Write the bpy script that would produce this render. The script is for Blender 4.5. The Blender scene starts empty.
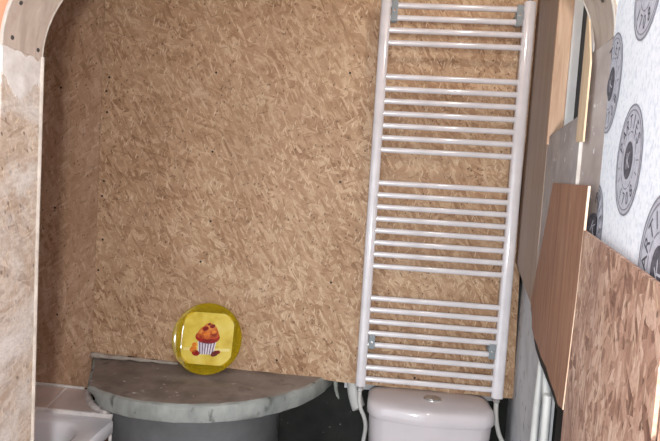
import bpy, bmesh, math, random
from mathutils import Vector, Matrix

random.seed(7)
SC = bpy.context.scene
COL = SC.collection

# ------------------------------------------------------------------ camera, world, light, exposure
FPX = 520.0                                    # focal length in pixels of a 660 px wide frame
cam_d = bpy.data.cameras.new('camera')
cam_d.sensor_fit = 'HORIZONTAL'
cam_d.sensor_width = 36.0
cam_d.lens = FPX * 36.0 / 660.0
cam_d.clip_start = 0.02
cam = bpy.data.objects.new('camera', cam_d)
COL.objects.link(cam)
right = Vector((0.9950, 0.0785, 0.0623)); up = Vector((-0.0670, 0.0592, 0.9960))
right.normalize(); back = right.cross(up).normalized(); up = back.cross(right).normalized()
m = Matrix((right, up, back)).transposed().to_4x4()
m.translation = Vector((0, 0, 1.5))
cam.matrix_world = m
SC.camera = cam

world = bpy.data.worlds.new('world'); SC.world = world
world.use_nodes = True
bg = world.node_tree.nodes['Background']
bg.inputs['Color'].default_value = (0.86, 0.93, 1.0, 1)
bg.inputs['Strength'].default_value = 2.25

def point_light(name, loc, watts, radius, color):
    d = bpy.data.lights.new(name, 'POINT'); d.energy = watts; d.shadow_soft_size = radius; d.color = color
    o = bpy.data.objects.new(name, d); o.location = loc; COL.objects.link(o); return o
point_light('camera_flash', (0.03, -0.22, 1.46), 61.0, 0.03, (1.0, 0.97, 0.95))
point_light('bathroom_bulb', (0.38, 1.16, 2.42), 6.5, 0.025, (1.0, 0.93, 0.84))

vs = SC.view_settings
vs.view_transform = 'Standard'; vs.look = 'None'; vs.gamma = 1.0; vs.use_curve_mapping = False
vs.exposure = 0.0

# ------------------------------------------------------------------ material helpers
def srgb(r, g, b):
    def f(c):
        c /= 255.0
        return c / 12.92 if c <= 0.04045 else ((c + 0.055) / 1.055) ** 2.4
    return (f(r), f(g), f(b), 1.0)

class NT:
    def __init__(self, name, rough=0.6, spec=0.3):
        self.m = bpy.data.materials.new(name); self.m.use_nodes = True
        self.t = self.m.node_tree; self.n = self.t.nodes
        self.b = self.n['Principled BSDF']
        self.b.inputs['Roughness'].default_value = rough
        self.b.inputs['Specular IOR Level'].default_value = spec
        self.tc = None
    def new(self, ty, **kw):
        n = self.n.new(ty)
        for k, v in kw.items(): setattr(n, k, v)
        return n
    def link(self, a, b): self.t.links.new(a, b)
    def coord(self):
        if not self.tc: self.tc = self.new('ShaderNodeTexCoord')
        return self.tc.outputs['Object']
    def mapping(self, src, loc=(0, 0, 0), rot=(0, 0, 0), sc=(1, 1, 1)):
        n = self.new('ShaderNodeMapping')
        n.inputs['Location'].default_value = loc; n.inputs['Rotation'].default_value = rot; n.inputs['Scale'].default_value = sc
        self.link(src, n.inputs['Vector']); return n.outputs['Vector']
    def noise(self, src, scale, detail=4, rough=0.55, dist=0.0):
        n = self.new('ShaderNodeTexNoise')
        n.inputs['Scale'].default_value = scale; n.inputs['Detail'].default_value = detail
        n.inputs['Roughness'].default_value = rough; n.inputs['Distortion'].default_value = dist
        self.link(src, n.inputs['Vector']); return n
    def ramp(self, src, stops, interp='LINEAR'):
        n = self.new('ShaderNodeValToRGB'); cr = n.color_ramp; cr.interpolation = interp
        while len(cr.elements) < len(stops): cr.elements.new(0.5)
        for e, (p, c) in zip(cr.elements, stops): e.position = p; e.color = c
        self.link(src, n.inputs['Fac']); return n.outputs['Color']
    def mix(self, fac, a, b, mode='MIX'):
        n = self.new('ShaderNodeMix', data_type='RGBA', blend_type=mode)
        for sock, v in ((n.inputs[0], fac), (n.inputs[6], a), (n.inputs[7], b)):
            if isinstance(v, (int, float, tuple)): sock.default_value = v
            else: self.link(v, sock)
        return n.outputs[2]
    def maprange(self, src, a, b, c=0.0, d=1.0):
        n = self.new('ShaderNodeMapRange')
        for i, v in enumerate((a, b, c, d)): n.inputs[i + 1].default_value = v
        self.link(src, n.inputs[0]); return n.outputs[0]
    def bump(self, src, strength=0.2, dist=0.002):
        n = self.new('ShaderNodeBump')
        n.inputs['Strength'].default_value = strength; n.inputs['Distance'].default_value = dist
        self.link(src, n.inputs['Height']); self.link(n.outputs['Normal'], self.b.inputs['Normal'])
    def color(self, src):
        if isinstance(src, tuple): self.b.inputs['Base Color'].default_value = src
        else: self.link(src, self.b.inputs['Base Color'])
        return self.m

W3 = (1, 1, 1, 1); K3 = (0, 0, 0, 1)

def mat_osb(name, stops, axis='Y', seed=0.0, angles=(4, 86, 38, 128, 160, -62), size=1.0, contrast=1.0,
            paint=None, stain=None, strands=0.5, soft=0.0):
    """pressed strand board: overlapping flakes laid in several directions"""
    M = NT(name, 0.62, 0.25)
    base = M.mapping(M.coord(), loc=(seed, seed * 1.7, seed * 0.6))
    wob = M.noise(base, 9.0, 3)
    sub = M.new('ShaderNodeVectorMath', operation='SCALE'); sub.inputs['Scale'].default_value = 0.014
    M.link(wob.outputs['Color'], sub.inputs[0])
    add = M.new('ShaderNodeVectorMath', operation='ADD'); M.link(base, add.inputs[0]); M.link(sub.outputs[0], add.inputs[1])
    co = add.outputs[0]
    def rotv(a): return (0, math.radians(a), 0) if axis == 'Y' else (math.radians(a), 0, 0)
    def scv(l, s): return (1 / l, 1 / s, 1 / s) if axis == 'Y' else (1 / s, 1 / l, 1 / s)
    tone = None
    for i, a in enumerate(angles):
        v = M.mapping(co, loc=(i * 3.1, i * 1.3, i * 2.7), rot=rotv(a))
        v = M.mapping(v, sc=scv((0.105, 0.085, 0.060, 0.070, 0.046, 0.036)[i] * size, (0.026, 0.019, 0.012, 0.015, 0.009, 0.007)[i] * size))
        vo = M.new('ShaderNodeTexVoronoi', feature='F1', voronoi_dimensions='3D')
        vo.inputs['Scale'].default_value = 1.0; vo.inputs['Randomness'].default_value = 1.0
        M.link(v, vo.inputs['Vector'])
        sp = M.new('ShaderNodeSeparateColor'); M.link(vo.outputs['Color'], sp.inputs[0])
        fib = M.noise(M.mapping(v, sc=(0.7, 4, 4) if axis == 'Y' else (4, 0.7, 4)), 2.0, 3)
        val = M.new('ShaderNodeMath', operation='MULTIPLY_ADD')
        M.link(fib.outputs['Fac'], val.inputs[0]); val.inputs[1].default_value = 0.55; M.link(sp.outputs[0], val.inputs[2])
        val = val.outputs[0]
        if tone is None: tone = val
        else:
            fac = M.maprange(sp.outputs[1], 0.62, 0.74, 0.0, 0.9)
            tone = M.mix(fac, tone, val)
    cloud = M.noise(base, 3.2, 4, 0.6)
    cl = M.maprange(cloud.outputs['Fac'], 0.25, 0.75, -0.14, 0.14)
    mm = M.new('ShaderNodeMath', operation='MULTIPLY_ADD'); M.link(tone, mm.inputs[0]); mm.inputs[1].default_value = 0.64 * contrast
    M.link(cl, mm.inputs[2])
    ad = M.new('ShaderNodeMath', operation='ADD'); M.link(mm.outputs[0], ad.inputs[0]); ad.inputs[1].default_value = 0.5 - 0.5 * contrast
    col = M.ramp(ad.outputs[0], stops)
    # thin pale splinters and dark slits lying on top
    for k, (a, l, s, lo, hi, c, fa) in enumerate(((80, 0.026, 0.0045, 0.88, 0.93, srgb(228, 205, 176), strands),
                                                 (18, 0.034, 0.0050, 0.95, 0.965, srgb(110, 78, 56), 0.45),
                                                 (125, 0.022, 0.0042, 0.92, 0.95, srgb(222, 196, 164), strands),
                                                 (70, 0.010, 0.0060, 0.955, 0.965, srgb(70, 50, 40), 0.7))):
        v = M.mapping(M.mapping(co, loc=(k * 5.1 + 9, 2.2, k * 1.9), rot=rotv(a)), sc=scv(l, s))
        vo = M.new('ShaderNodeTexVoronoi', feature='F1', voronoi_dimensions='3D'); vo.inputs['Scale'].default_value = 1.0
        M.link(v, vo.inputs['Vector'])
        sp = M.new('ShaderNodeSeparateColor'); M.link(vo.outputs['Color'], sp.inputs[0])
        core = M.maprange(vo.outputs['Distance'], 0.30, 0.55, 1.0, 0.0)
        f = M.new('ShaderNodeMath', operation='MULTIPLY'); M.link(M.maprange(sp.outputs[2], lo, hi, 0, fa), f.inputs[0]); M.link(core, f.inputs[1])
        col = M.mix(f.outputs[0], col, c)
    if stain:
        sn = M.noise(M.mapping(base, sc=(2.6, 2.6, 1.1)), 2.0, 5, 0.62)
        col = M.mix(M.maprange(sn.outputs['Fac'], 0.47, 0.68, 0, stain[1]), col, stain[0])
    if paint:
        pn = M.noise(M.mapping(base, loc=(3, 1, 2)), paint[2], 6, 0.66, 0.4)
        col = M.mix(M.maprange(pn.outputs['Fac'], paint[3], paint[4], 0, paint[1]), col, paint[0])
    gr = M.noise(base, 210, 3, 0.6)
    col = M.mix(1.0, col, M.ramp(gr.outputs['Fac'], [(0.3, (0.80, 0.79, 0.78, 1)), (0.6, (1, 1, 1, 1))]), 'MULTIPLY')
    M.bump(tone, 0.22, 0.0025)
    return M.color(col)

def mat_wood(name, c0, c1, c2, axis='Z', seed=0.0, rough=0.55, scale=1.0, spec=0.3, fleck=None):
    M = NT(name, rough, spec)
    sc = {'Z': (38, 38, 2.2), 'X': (2.2, 38, 38), 'Y': (38, 2.2, 38)}[axis]
    v = M.mapping(M.coord(), loc=(seed, seed, seed), sc=tuple(s * scale for s in sc))
    n = M.noise(v, 1.6, 6, 0.6, 1.2)
    col = M.ramp(n.outputs['Fac'], [(0.28, c0), (0.5, c1), (0.72, c2)])
    b = M.noise(M.mapping(M.coord(), loc=(seed + 2, 0, 0)), 5, 4)
    col = M.mix(M.maprange(b.outputs['Fac'], 0.35, 0.75, 0, 0.35), col, c0)
    if fleck:
        f = M.noise(M.mapping(v, sc=(2.5, 2.5, 5)), 2.0, 3)
        col = M.mix(M.maprange(f.outputs['Fac'], 0.62, 0.72, 0, 0.7), col, fleck)
    M.bump(n.outputs['Fac'], 0.12, 0.001)
    return M.color(col)

def mat_mottle(name, c0, c1, scale=9, rough=0.7, spec=0.25, spots=None, bump=0.2, detail=7, c2=None, seed=0.0, stretch=(1, 1, 1)):
    M = NT(name, rough, spec)
    v = M.mapping(M.coord(), loc=(seed, seed, seed), sc=stretch)
    n = M.noise(v, scale, detail, 0.62)
    st = [(0.3, c0), (0.7, c1)] if c2 is None else [(0.25, c0), (0.5, c1), (0.75, c2)]
    col = M.ramp(n.outputs['Fac'], st)
    if spots:
        for c, s, lo, hi in spots:
            q = M.noise(M.mapping(v, loc=(s, 1, 2)), s, 3, 0.5)
            col = M.mix(M.maprange(q.outputs['Fac'], lo, hi, 0, 0.85), col, c)
    if bump: M.bump(n.outputs['Fac'], bump, 0.004)
    return M.color(col)

def mat_plain(name, c, rough=0.3, spec=0.5, metal=0.0, coat=0.0, vary=0.06):
    M = NT(name, rough, spec)
    M.b.inputs['Metallic'].default_value = metal
    M.b.inputs['Coat Weight'].default_value = coat
    n = M.noise(M.coord(), 14, 3)
    d = tuple(max(0.0, x * (1 - vary * 2)) for x in c[:3]) + (1,)
    return M.color(M.ramp(n.outputs['Fac'], [(0.35, d), (0.65, c)]))

# ------------------------------------------------------------------ mesh helpers
def link_mesh(name, bm, mats, parent=None, smooth=False):
    me = bpy.data.meshes.new(name)
    bmesh.ops.recalc_face_normals(bm, faces=bm.faces)
    bm.to_mesh(me); bm.free()
    if not isinstance(mats, (list, tuple)): mats = [mats]
    for x in mats: me.materials.append(x)
    if smooth:
        for p in me.polygons: p.use_smooth = True
    o = bpy.data.objects.new(name, me); COL.objects.link(o)
    if parent: o.parent = parent
    return o

def auto_smooth(o, deg=35):
    me = o.data
    for p in me.polygons: p.use_smooth = True
    bm = bmesh.new(); bm.from_mesh(me)
    lim = math.radians(deg)
    for e in bm.edges:
        e.smooth = not (len(e.link_faces) == 2 and e.calc_face_angle(0) > lim)
    bm.to_mesh(me); bm.free()
    return o

def thing(name, label, cat, loc=(0, 0, 0), group=None):
    o = bpy.data.objects.new(name, None); COL.objects.link(o); o.location = loc
    o.empty_display_size = 0.05
    return tag(o, label, cat, group)

def tag(o, label=None, cat=None, group=None, kind=None):
    if label: o['label'] = label
    if cat: o['category'] = cat
    if group: o['group'] = group
    if kind: o['kind'] = kind
    return o

def structure(o, label, cat):
    return tag(o, label, cat, None, 'structure')

def bm_box(bm, x0, x1, y0, y1, z0, z1):
    vs_ = [bm.verts.new((x, y, z)) for z in (z0, z1) for y in (y0, y1) for x in (x0, x1)]
    for f in ((0, 1, 3, 2), (4, 6, 7, 5), (0, 4, 5, 1), (2, 3, 7, 6), (0, 2, 6, 4), (1, 5, 7, 3)):
        bm.faces.new([vs_[i] for i in f])
    return vs_

def box(x0, x1, y0, y1, z0, z1, bev=0.0, seg=2):
    bm = bmesh.new(); bm_box(bm, x0, x1, y0, y1, z0, z1)
    if bev: bmesh.ops.bevel(bm, geom=list(bm.edges), offset=bev, segments=seg, profile=0.6, affect='EDGES')
    return bm

def prism(pts2, fn, h0, h1, bev=0.0, bm=None):
    """closed 2-D outline, lifted by fn(u, v, h) at h0 and h1"""
    bm = bm or bmesh.new()
    a = [bm.verts.new(fn(u, v, h0)) for u, v in pts2]
    b = [bm.verts.new(fn(u, v, h1)) for u, v in pts2]
    n = len(a)
    bm.faces.new(a); bm.faces.new(b[::-1])
    side = [bm.faces.new((a[i], a[(i + 1) % n], b[(i + 1) % n], b[i])) for i in range(n)]
    if bev:
        es = [e for e in bm.edges if any(v in b for v in e.verts) and all(v in b for v in e.verts)]
        bmesh.ops.bevel(bm, geom=es, offset=bev, segments=2, profile=0.5, affect='EDGES')
    return bm

def tube(path, r, seg=12, caps=True, bm=None, flat=1.0):
    """round tube along a list of points; r may be a list of radii"""
    bm = bm or bmesh.new()
    P = [Vector(p) for p in path]; n = len(P)
    rr = r if isinstance(r, (list, tuple)) else [r] * n
    rings = []
    ref = Vector((0.123, 0.77, 0.31)).normalized()
    for i, p in enumerate(P):
        t = (P[min(i + 1, n - 1)] - P[max(i - 1, 0)]).normalized()
        if i == 0:
            a = t.cross(ref).normalized()
        else:
            a = (a - t * a.dot(t)).normalized()
        b = t.cross(a)
        rings.append([bm.verts.new(p + (a * math.cos(2 * math.pi * k / seg) + b * math.sin(2 * math.pi * k / seg) * flat) * rr[i]) for k in range(seg)])
    for i in range(n - 1):
        for k in range(seg):
            bm.faces.new((rings[i][k], rings[i][(k + 1) % seg], rings[i + 1][(k + 1) % seg], rings[i + 1][k]))
    if caps:
        bm.faces.new(rings[0][::-1]); bm.faces.new(rings[-1])
    return bm

def curve_pts(pts, n=8):
    """Catmull-Rom through the given points"""
    P = [Vector(p) for p in pts]; P = [P[0] * 2 - P[1]] + P + [P[-1] * 2 - P[-2]]
    out = []
    for i in range(1, len(P) - 2):
        for k in range(n):
            t = k / n
            out.append(0.5 * ((2 * P[i]) + (P[i + 1] - P[i - 1]) * t + (2 * P[i - 1] - 5 * P[i] + 4 * P[i + 1] - P[i + 2]) * t * t
                              + (3 * P[i] - P[i - 1] - 3 * P[i + 1] + P[i + 2]) * t ** 3))
    out.append(P[-2]); return out

def lathe(prof, seg=32, center=(0, 0, 0), bm=None, cap=True):
    bm = bm or bmesh.new(); c = Vector(center); rings = []
    for r, z in prof:
        rings.append([bm.verts.new(c + Vector((r * math.cos(2 * math.pi * k / seg), r * math.sin(2 * math.pi * k / seg), z))) for k in range(seg)])
    for i in range(len(rings) - 1):
        for k in range(seg):
            bm.faces.new((rings[i][k], rings[i][(k + 1) % seg], rings[i + 1][(k + 1) % seg], rings[i + 1][k]))
    if cap:
        bm.faces.new(rings[0][::-1]); bm.faces.new(rings[-1])
    return bm

XZ = lambda Y0: (lambda u, v, h: Vector((u, Y0 - h, v)))          # outline on a wall facing the viewer, h toward the viewer
XY = lambda Z0: (lambda u, v, h: Vector((u, v, Z0 + h)))
# bathroom side wall, slightly splayed: s runs from the far corner toward the doorway, h into the room
SA = Vector((0.515, 1.838)); SU = Vector((-0.1741, -0.9847)); SN = Vector((-0.9847, 0.1741))
def SP(s, z, h):
    p = SA + SU * s + SN * h
    return Vector((p.x, p.y, z))
# corridor wall with wallpaper, folded round the doorway corner: u > 0 on the corridor wall, u < 0 on the jamb
CA = Vector((0.357, 0.85)); CU = Vector((-0.25, -1.0)).normalized(); CN = Vector((CU.y, -CU.x))
UB = 0.425                                      # nearer than this the corridor wall turns away
def FOLD(u, z, h):
    if u >= UB:
        p = CA + CU * UB + Vector((0.10, -0.995)) * (u - UB) + Vector((-0.995, -0.10)) * h
    elif u >= 0:
        p = CA + CU * u + CN * h
    else:
        p = Vector((CA.x - h, CA.y - u))
    return Vector((p.x, p.y, z))

# ------------------------------------------------------------------ materials
OSB_BACK = mat_osb('osb_back', [(0.10, srgb(142, 106, 78)), (0.34, srgb(178, 143, 112)), (0.58, srgb(194, 161, 130)), (0.9, srgb(222, 195, 164))],
                   seed=1.3, contrast=0.95, strands=0.85, stain=(srgb(168, 136, 108), 0.35))
OSB_DARK = mat_osb('osb_dark', [(0.12, srgb(138, 105, 80)), (0.36, srgb(178, 145, 117)), (0.62, srgb(196, 164, 138)), (0.9, srgb(224, 198, 174))],
                   seed=5.1, contrast=0.75, angles=(84, 70, 100, 120, 40), stain=(srgb(156, 120, 94), 0.45))
OSB_SIDE = mat_osb('osb_side', [(0.12, srgb(116, 82, 68)), (0.36, srgb(168, 129, 109)), (0.60, srgb(194, 156, 135)), (0.88, srgb(222, 192, 172))],
                   axis='X', seed=2.9, contrast=1.0, angles=(0, 90, 45, 130, 80), size=0.75, stain=(srgb(140, 106, 94), 0.55))
OSB_WHITE = mat_osb('osb_white', [(0.12, srgb(112, 92, 78)), (0.36, srgb(160, 140, 122)), (0.60, srgb(182, 164, 148)), (0.88, srgb(208, 196, 184))],
                    axis='X', seed=8.2, size=0.6, contrast=0.6, angles=(30, 100, 62, 150, -15), paint=(srgb(206, 201, 198), 0.8, 5.0, 0.46, 0.62), strands=0.4)
PLY = mat_wood('plywood_brown', srgb(118, 78, 58), srgb(146, 102, 78), srgb(164, 122, 98), seed=0.4, fleck=srgb(176, 146, 124))
SAWN = mat_wood('sawn_edge', srgb(214, 178, 150), srgb(236, 208, 182), srgb(244, 224, 204), seed=3.0)
HARD = mat_wood('hardboard_brown', srgb(142, 122, 108), srgb(158, 137, 122), srgb(170, 149, 135), seed=1.0, scale=0.6)
HARDG = mat_wood('hardboard_grey', srgb(152, 136, 124), srgb(168, 152, 140), srgb(182, 167, 155), axis='Z', seed=6.0, scale=0.7)
PINE = mat_wood('pine', srgb(176, 142, 116), srgb(194, 162, 136), srgb(208, 180, 154), seed=2.0)
PINE_PALE = mat_wood('pine_pale', srgb(196, 166, 132), srgb(214, 186, 152), srgb(226, 202, 172), seed=7.0)
PLASTER = mat_mottle('grey_plaster', srgb(146, 136, 132), srgb(178, 168, 164), 14, spots=[(srgb(206, 200, 198), 46, 0.66, 0.70)], seed=2.0)
JAMB = mat_mottle('grey_jamb_paper', srgb(146, 132, 126), srgb(178, 165, 159), 12, spots=[(srgb(212, 206, 204), 52, 0.67, 0.71)], seed=4.0, bump=0.12)  # jamb paper, grey with pale specks
FILLER = mat_mottle('white_filler', srgb(172, 162, 154), srgb(208, 202, 198), 26, seed=1.0, bump=0.3)
EDGEW = mat_mottle('edge_filler', srgb(152, 142, 132), srgb(190, 180, 170), 30, seed=6.0, bump=0.1)
CONC = mat_mottle('concrete_grey', srgb(176, 176, 178), srgb(202, 202, 204), 8, c2=srgb(214, 214, 216), spots=[(srgb(120, 118, 118), 24, 0.62, 0.72)], seed=3.3)
CONC_TOP = mat_mottle('slab_concrete', srgb(98, 86, 80), srgb(136, 124, 116), 6, c2=srgb(152, 142, 134), spots=[(srgb(192, 188, 184), 40, 0.69, 0.74), (srgb(76, 66, 60), 9, 0.60, 0.75)], seed=1.1, bump=0.25)
CONC_RIM = mat_mottle('slab_rim', srgb(112, 116, 114), srgb(148, 152, 148), 11, c2=srgb(176, 178, 174), spots=[(srgb(90, 90, 86), 26, 0.63, 0.72)], seed=5.5, stretch=(1, 1, 0.5))
CONC_RING = mat_mottle('ring_concrete', srgb(98, 100, 101), srgb(122, 124, 126), 7, seed=7.7, bump=0.15)
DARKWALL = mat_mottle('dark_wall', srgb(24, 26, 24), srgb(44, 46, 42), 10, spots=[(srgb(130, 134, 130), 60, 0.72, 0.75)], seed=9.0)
SHADE_BLACK = mat_mottle('painted_shade', srgb(14, 12, 11), srgb(26, 23, 21), 8, seed=2.0, bump=0)  # near-black colour that stands for shade in the recess and gaps
FLOORM = mat_mottle('floor_cement', srgb(64, 62, 58), srgb(92, 88, 84), 6, seed=1.5)
CEIL = mat_mottle('ceiling_board', srgb(150, 136, 122), srgb(176, 162, 148), 5, seed=3.5)
PEACH = mat_mottle('peach_paint', srgb(158, 106, 78), srgb(176, 124, 94), 7, seed=0.9, bump=0.1)
CREAM = mat_mottle('cream_paint', srgb(240, 226, 178), srgb(250, 242, 208), 7, seed=4.9, bump=0.05)
WHITE_ENAMEL = mat_plain('radiator_enamel', srgb(224, 219, 221), 0.12, 0.9)
CERAMIC = mat_plain('ceramic', srgb(212, 204, 206), 0.10, 0.5, coat=0.4, vary=0.02)
ACRYL = mat_plain('tub_acrylic', srgb(246, 245, 250), 0.14, 0.5, vary=0.02)
CHROME = mat_plain('chrome', srgb(214, 212, 210), 0.25, 0.5, metal=0.75)
STEEL = mat_plain('screw_steel', srgb(86, 82, 80), 0.4, 0.5, metal=0.6)
DARKSCREW = mat_plain('screw_black', srgb(38, 32, 30), 0.5, 0.3)
CLIP = mat_plain('bracket_grey', srgb(140, 147, 150), 0.38, 0.4)
WPIPE = mat_plain('white_plastic', srgb(206, 204, 200), 0.4, 0.4)
TILE = mat_plain('tile_glaze', srgb(226, 210, 205), 0.22, 0.5, vary=0.05)
GROUT = mat_mottle('grout_white', srgb(222, 217, 214), srgb(244, 241, 240), 40, seed=2.2, bump=0.2)
BROWNPANEL = mat_wood('tub_panel_wood', srgb(70, 46, 34), srgb(92, 62, 46), srgb(112, 78, 58), seed=5.0)
SASH = mat_plain('sash_white', srgb(250, 248, 244), 0.4, 0.4)
GLASS = mat_plain('dark_glass', srgb(16, 15, 15), 0.45, 0.1)

# wallpaper: white embossed paper
M = NT('wallpaper_white', 0.75, 0.15)
n1 = M.noise(M.coord(), 120, 4, 0.6)
n2 = M.noise(M.coord(), 320, 2, 0.6)
c = M.ramp(n1.outputs['Fac'], [(0.36, srgb(220, 223, 231)), (0.52, srgb(242, 243, 248))])
c = M.mix(M.maprange(n2.outputs['Fac'], 0.55, 0.75, 0, 0.25), c, srgb(208, 211, 220))
M.bump(n1.outputs['Fac'], 0.25, 0.001)
PAPER = M.color(c)
def ink(name, c0, c1):
    Q = NT(name, 0.8, 0.1); n = Q.noise(Q.coord(), 150, 4, 0.65)
    return Q.color(Q.ramp(n.outputs['Fac'], [(0.36, c0), (0.64, c1)]))
INK_PALE = ink('print_pale_grey', srgb(180, 178, 187), srgb(202, 200, 208))
INK_MID = ink('print_mid_grey', srgb(124, 121, 129), srgb(152, 149, 157))
INK_DARK = ink('print_charcoal', srgb(80, 77, 84), srgb(108, 105, 112))

# ------------------------------------------------------------------ setting
o = structure(link_mesh('floor', box(-2.4, 0.9, -0.6, 2.1, -0.05, 0.0), FLOORM), 'grey cement floor of the bathroom and corridor', 'floor')
o = structure(link_mesh('ceiling', box(-2.4, 0.9, 0.86, 2.1, 2.55, 2.60), CEIL), 'plain board ceiling of the bathroom', 'ceiling')
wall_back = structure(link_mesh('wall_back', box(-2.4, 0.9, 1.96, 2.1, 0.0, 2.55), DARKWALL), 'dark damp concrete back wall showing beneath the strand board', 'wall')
structure(link_mesh('wall_left', box(-2.4, -2.32, 0.95, 1.96, 0.0, 2.55), OSB_DARK), 'strand board left wall beyond the bathtub', 'wall')

# strand boards on the back wall, their lower edges sawn crooked
def jag(x0, z0, x1, z1, n, amp):
    return [(x0 + (x1 - x0) * i / n, z0 + (z1 - z0) * i / n + random.uniform(-amp, amp)) for i in range(n + 1)]
pts = [(-0.992, 2.55), (0.513, 2.55), (0.517, 1.9), (0.512, 1.5), (0.516, 1.29), (0.532, 1.27), (0.541, 1.0), (0.547, 0.797)] + jag(0.547, 0.797, -0.10, 0.802, 9, 0.002) + jag(-0.12, 0.806, -0.998, 0.829, 12, 0.002)
pts = [p for i, p in enumerate(pts) if i == 0 or (Vector(p) - Vector(pts[i - 1])).length > 0.004]
osb_main = link_mesh('strand_board', prism(pts, XZ(1.850), 0.0, 0.012), OSB_BACK, wall_back)
osb_main['label'] = 'large sheet of tan strand board'
pts = [(-2.32, 2.55), (-0.994, 2.55), (-1.000, 0.83), (-1.003, 0.688), (-2.32, 0.680)]
osb_left = link_mesh('strand_board', prism(pts, XZ(1.852), 0.0, 0.012), OSB_DARK, wall_back)
osb_left['label'] = 'darker narrow sheet of strand board'

def screw_bm(fn_pt, nrm, r, h):
    bm = bmesh.new(); n = Vector(nrm).normalized()
    a = n.orthogonal().normalized(); b = n.cross(a); p = Vector(fn_pt)
    rings = []
    for rr, d in ((r, 0.0), (r, h * 0.6), (r * 0.8, h), (r * 0.35, h), (r * 0.3, h * 0.3)):
        rings.append([bm.verts.new(p + n * d + (a * math.cos(k * math.pi / 4) + b * math.sin(k * math.pi / 4)) * rr) for k in range(8)])
    for i in range(len(rings) - 1):
        for k in range(8): bm.faces.new((rings[i][k], rings[i][(k + 1) % 8], rings[i + 1][(k + 1) % 8], rings[i + 1][k]))
    bm.faces.new(rings[0][::-1]); bm.faces.new(rings[-1])
    return bm
# screw heads (x, z) on the strand boards
for (x, z) in ((-0.968, 1.845), (-0.977, 1.795), (-0.972, 1.72), (-0.975, 1.47), (-0.980, 1.415), (-0.972, 1.255), (-0.985, 1.14),
               (-0.575, 1.88), (-0.575, 1.60), (-0.57, 1.35), (-0.60, 1.20), (-0.10, 1.90), (-0.11, 1.52), (-0.12, 1.16), (0.20, 0.84), (-0.30, 0.86)):
    link_mesh('screw', screw_bm((x, 1.838, z), (0, -1, 0), 0.0042, 0.0012), DARKSCREW, osb_main)
for (x, z) in ((-1.15, 1.80), (-1.16, 1.36), (-1.14, 0.96)):
    link_mesh('screw', screw_bm((x, 1.840, z), (0, -1, 0), 0.0042, 0.0012), DARKSCREW, osb_left)

# side wall: masonry, lower part bare grey, with an opening for the window and a cavity lined near-black as painted shade under the plywood
WS0, WS1, WZ0, WZ1 = 0.520, 0.860, 1.656, 2.30
bm = bmesh.new()
def sp_box(bm, s0, s1, z0, z1, h0, h1):
    return prism([(s0, z0), (s1, z0), (s1, z1), (s0, z1)], SP, h0, h1, bm=bm)
sp_box(bm, -0.14, 0.735, 0.0, 1.30, -0.26, -0.030)
sp_box(bm, -0.14, WS0, 1.30, 2.55, -0.26, -0.0085)
sp_box(bm, WS0, WS1, 1.30, WZ0 - 0.004, -0.26, -0.0085)
sp_box(bm, WS0, WS1, WZ1, 2.55, -0.26, -0.0085)
sp_box(bm, WS1, 0.900, 1.30, 2.55, -0.26, -0.0085)
wall_right = structure(link_mesh('wall_right', bm, CONC), 'bare grey concrete side wall right of the towel radiator', 'wall')
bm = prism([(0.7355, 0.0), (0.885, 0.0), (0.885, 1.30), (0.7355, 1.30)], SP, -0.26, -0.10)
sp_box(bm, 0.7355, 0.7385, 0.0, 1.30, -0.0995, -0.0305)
cav = link_mesh('cavity_shade_lining', bm, SHADE_BLACK, wall_right)
cav['label'] = 'recess behind the plywood, lined near-black as painted shade'
# brown hardboard lining
pts = [(-0.012, 2.55), (-0.012, 1.288), (0.06, 1.279), (0.20, 1.262), (0.32, 1.247), (0.50, 1.228), (0.514, 1.40), (0.514, 2.55)]
o = link_mesh('hardboard_sheet', prism(pts, SP, -0.008, 0.0), HARD, wall_right)
o['label'] = 'smooth brown hardboard sheet'
# smeared grey plaster under the window, up to the jamb
pts = [(0.518, 1.25), (0.518, WZ0), (WS1, WZ0), (WS1, 1.90), (0.8985, 1.90), (0.8985, 1.25)]
o = link_mesh('plaster_patch', prism(pts, SP, -0.008, -0.001), PLASTER, wall_right)
o['label'] = 'smeared grey plaster under the window'
o = link_mesh('edge_filler', prism([(0.8990, 1.25), (0.904, 1.25), (0.904, 1.606), (0.8990, 1.606)], SP, -0.008, 0.0005), FILLER, wall_right); o['label'] = 'white filler line beside the doorway'
# plywood offcut with a wavy lower edge and pale sawn edge
wav = [(0.985, 1.158), (0.95, 1.150), (0.905, 1.157), (0.85, 1.160), (0.802, 1.168), (0.73, 1.168), (0.662, 1.176), (0.60, 1.178), (0.561, 1.190), (0.536, 1.221), (0.500, 1.245)]
pts = [(0.684, 1.539), (1.020, 1.527)] + [(1.010, 1.35)] + wav + [(0.575, 1.36), (0.640, 1.462)]
ply = link_mesh('plywood_sheet', prism(pts, SP, 0.001, 0.0042), PLY, wall_right)
ply['label'] = 'reddish brown plywood offcut with a wavy lower edge'
link_mesh('sawn_edge', prism([(1.0205, 1.526), (1.0240, 1.526), (1.0140, 1.35), (0.9890, 1.158), (0.9855, 1.158), (1.0105, 1.35)], SP, 0.0012, 0.0044), SAWN, ply)

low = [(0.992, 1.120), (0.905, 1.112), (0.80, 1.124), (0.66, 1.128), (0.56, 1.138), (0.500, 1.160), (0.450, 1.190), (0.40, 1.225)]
gap = link_mesh('shade_strip', prism([(0.985, 1.19), (0.70, 1.20), (0.54, 1.25), (0.49, 1.27)] + low[::-1], SP, -0.0105, -0.0085), SHADE_BLACK, wall_right)  # shadow gap below the plywood, put in as a near-black strip
gap['label'] = 'near-black strip standing in for the shadow gap under the plywood edge'
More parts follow.
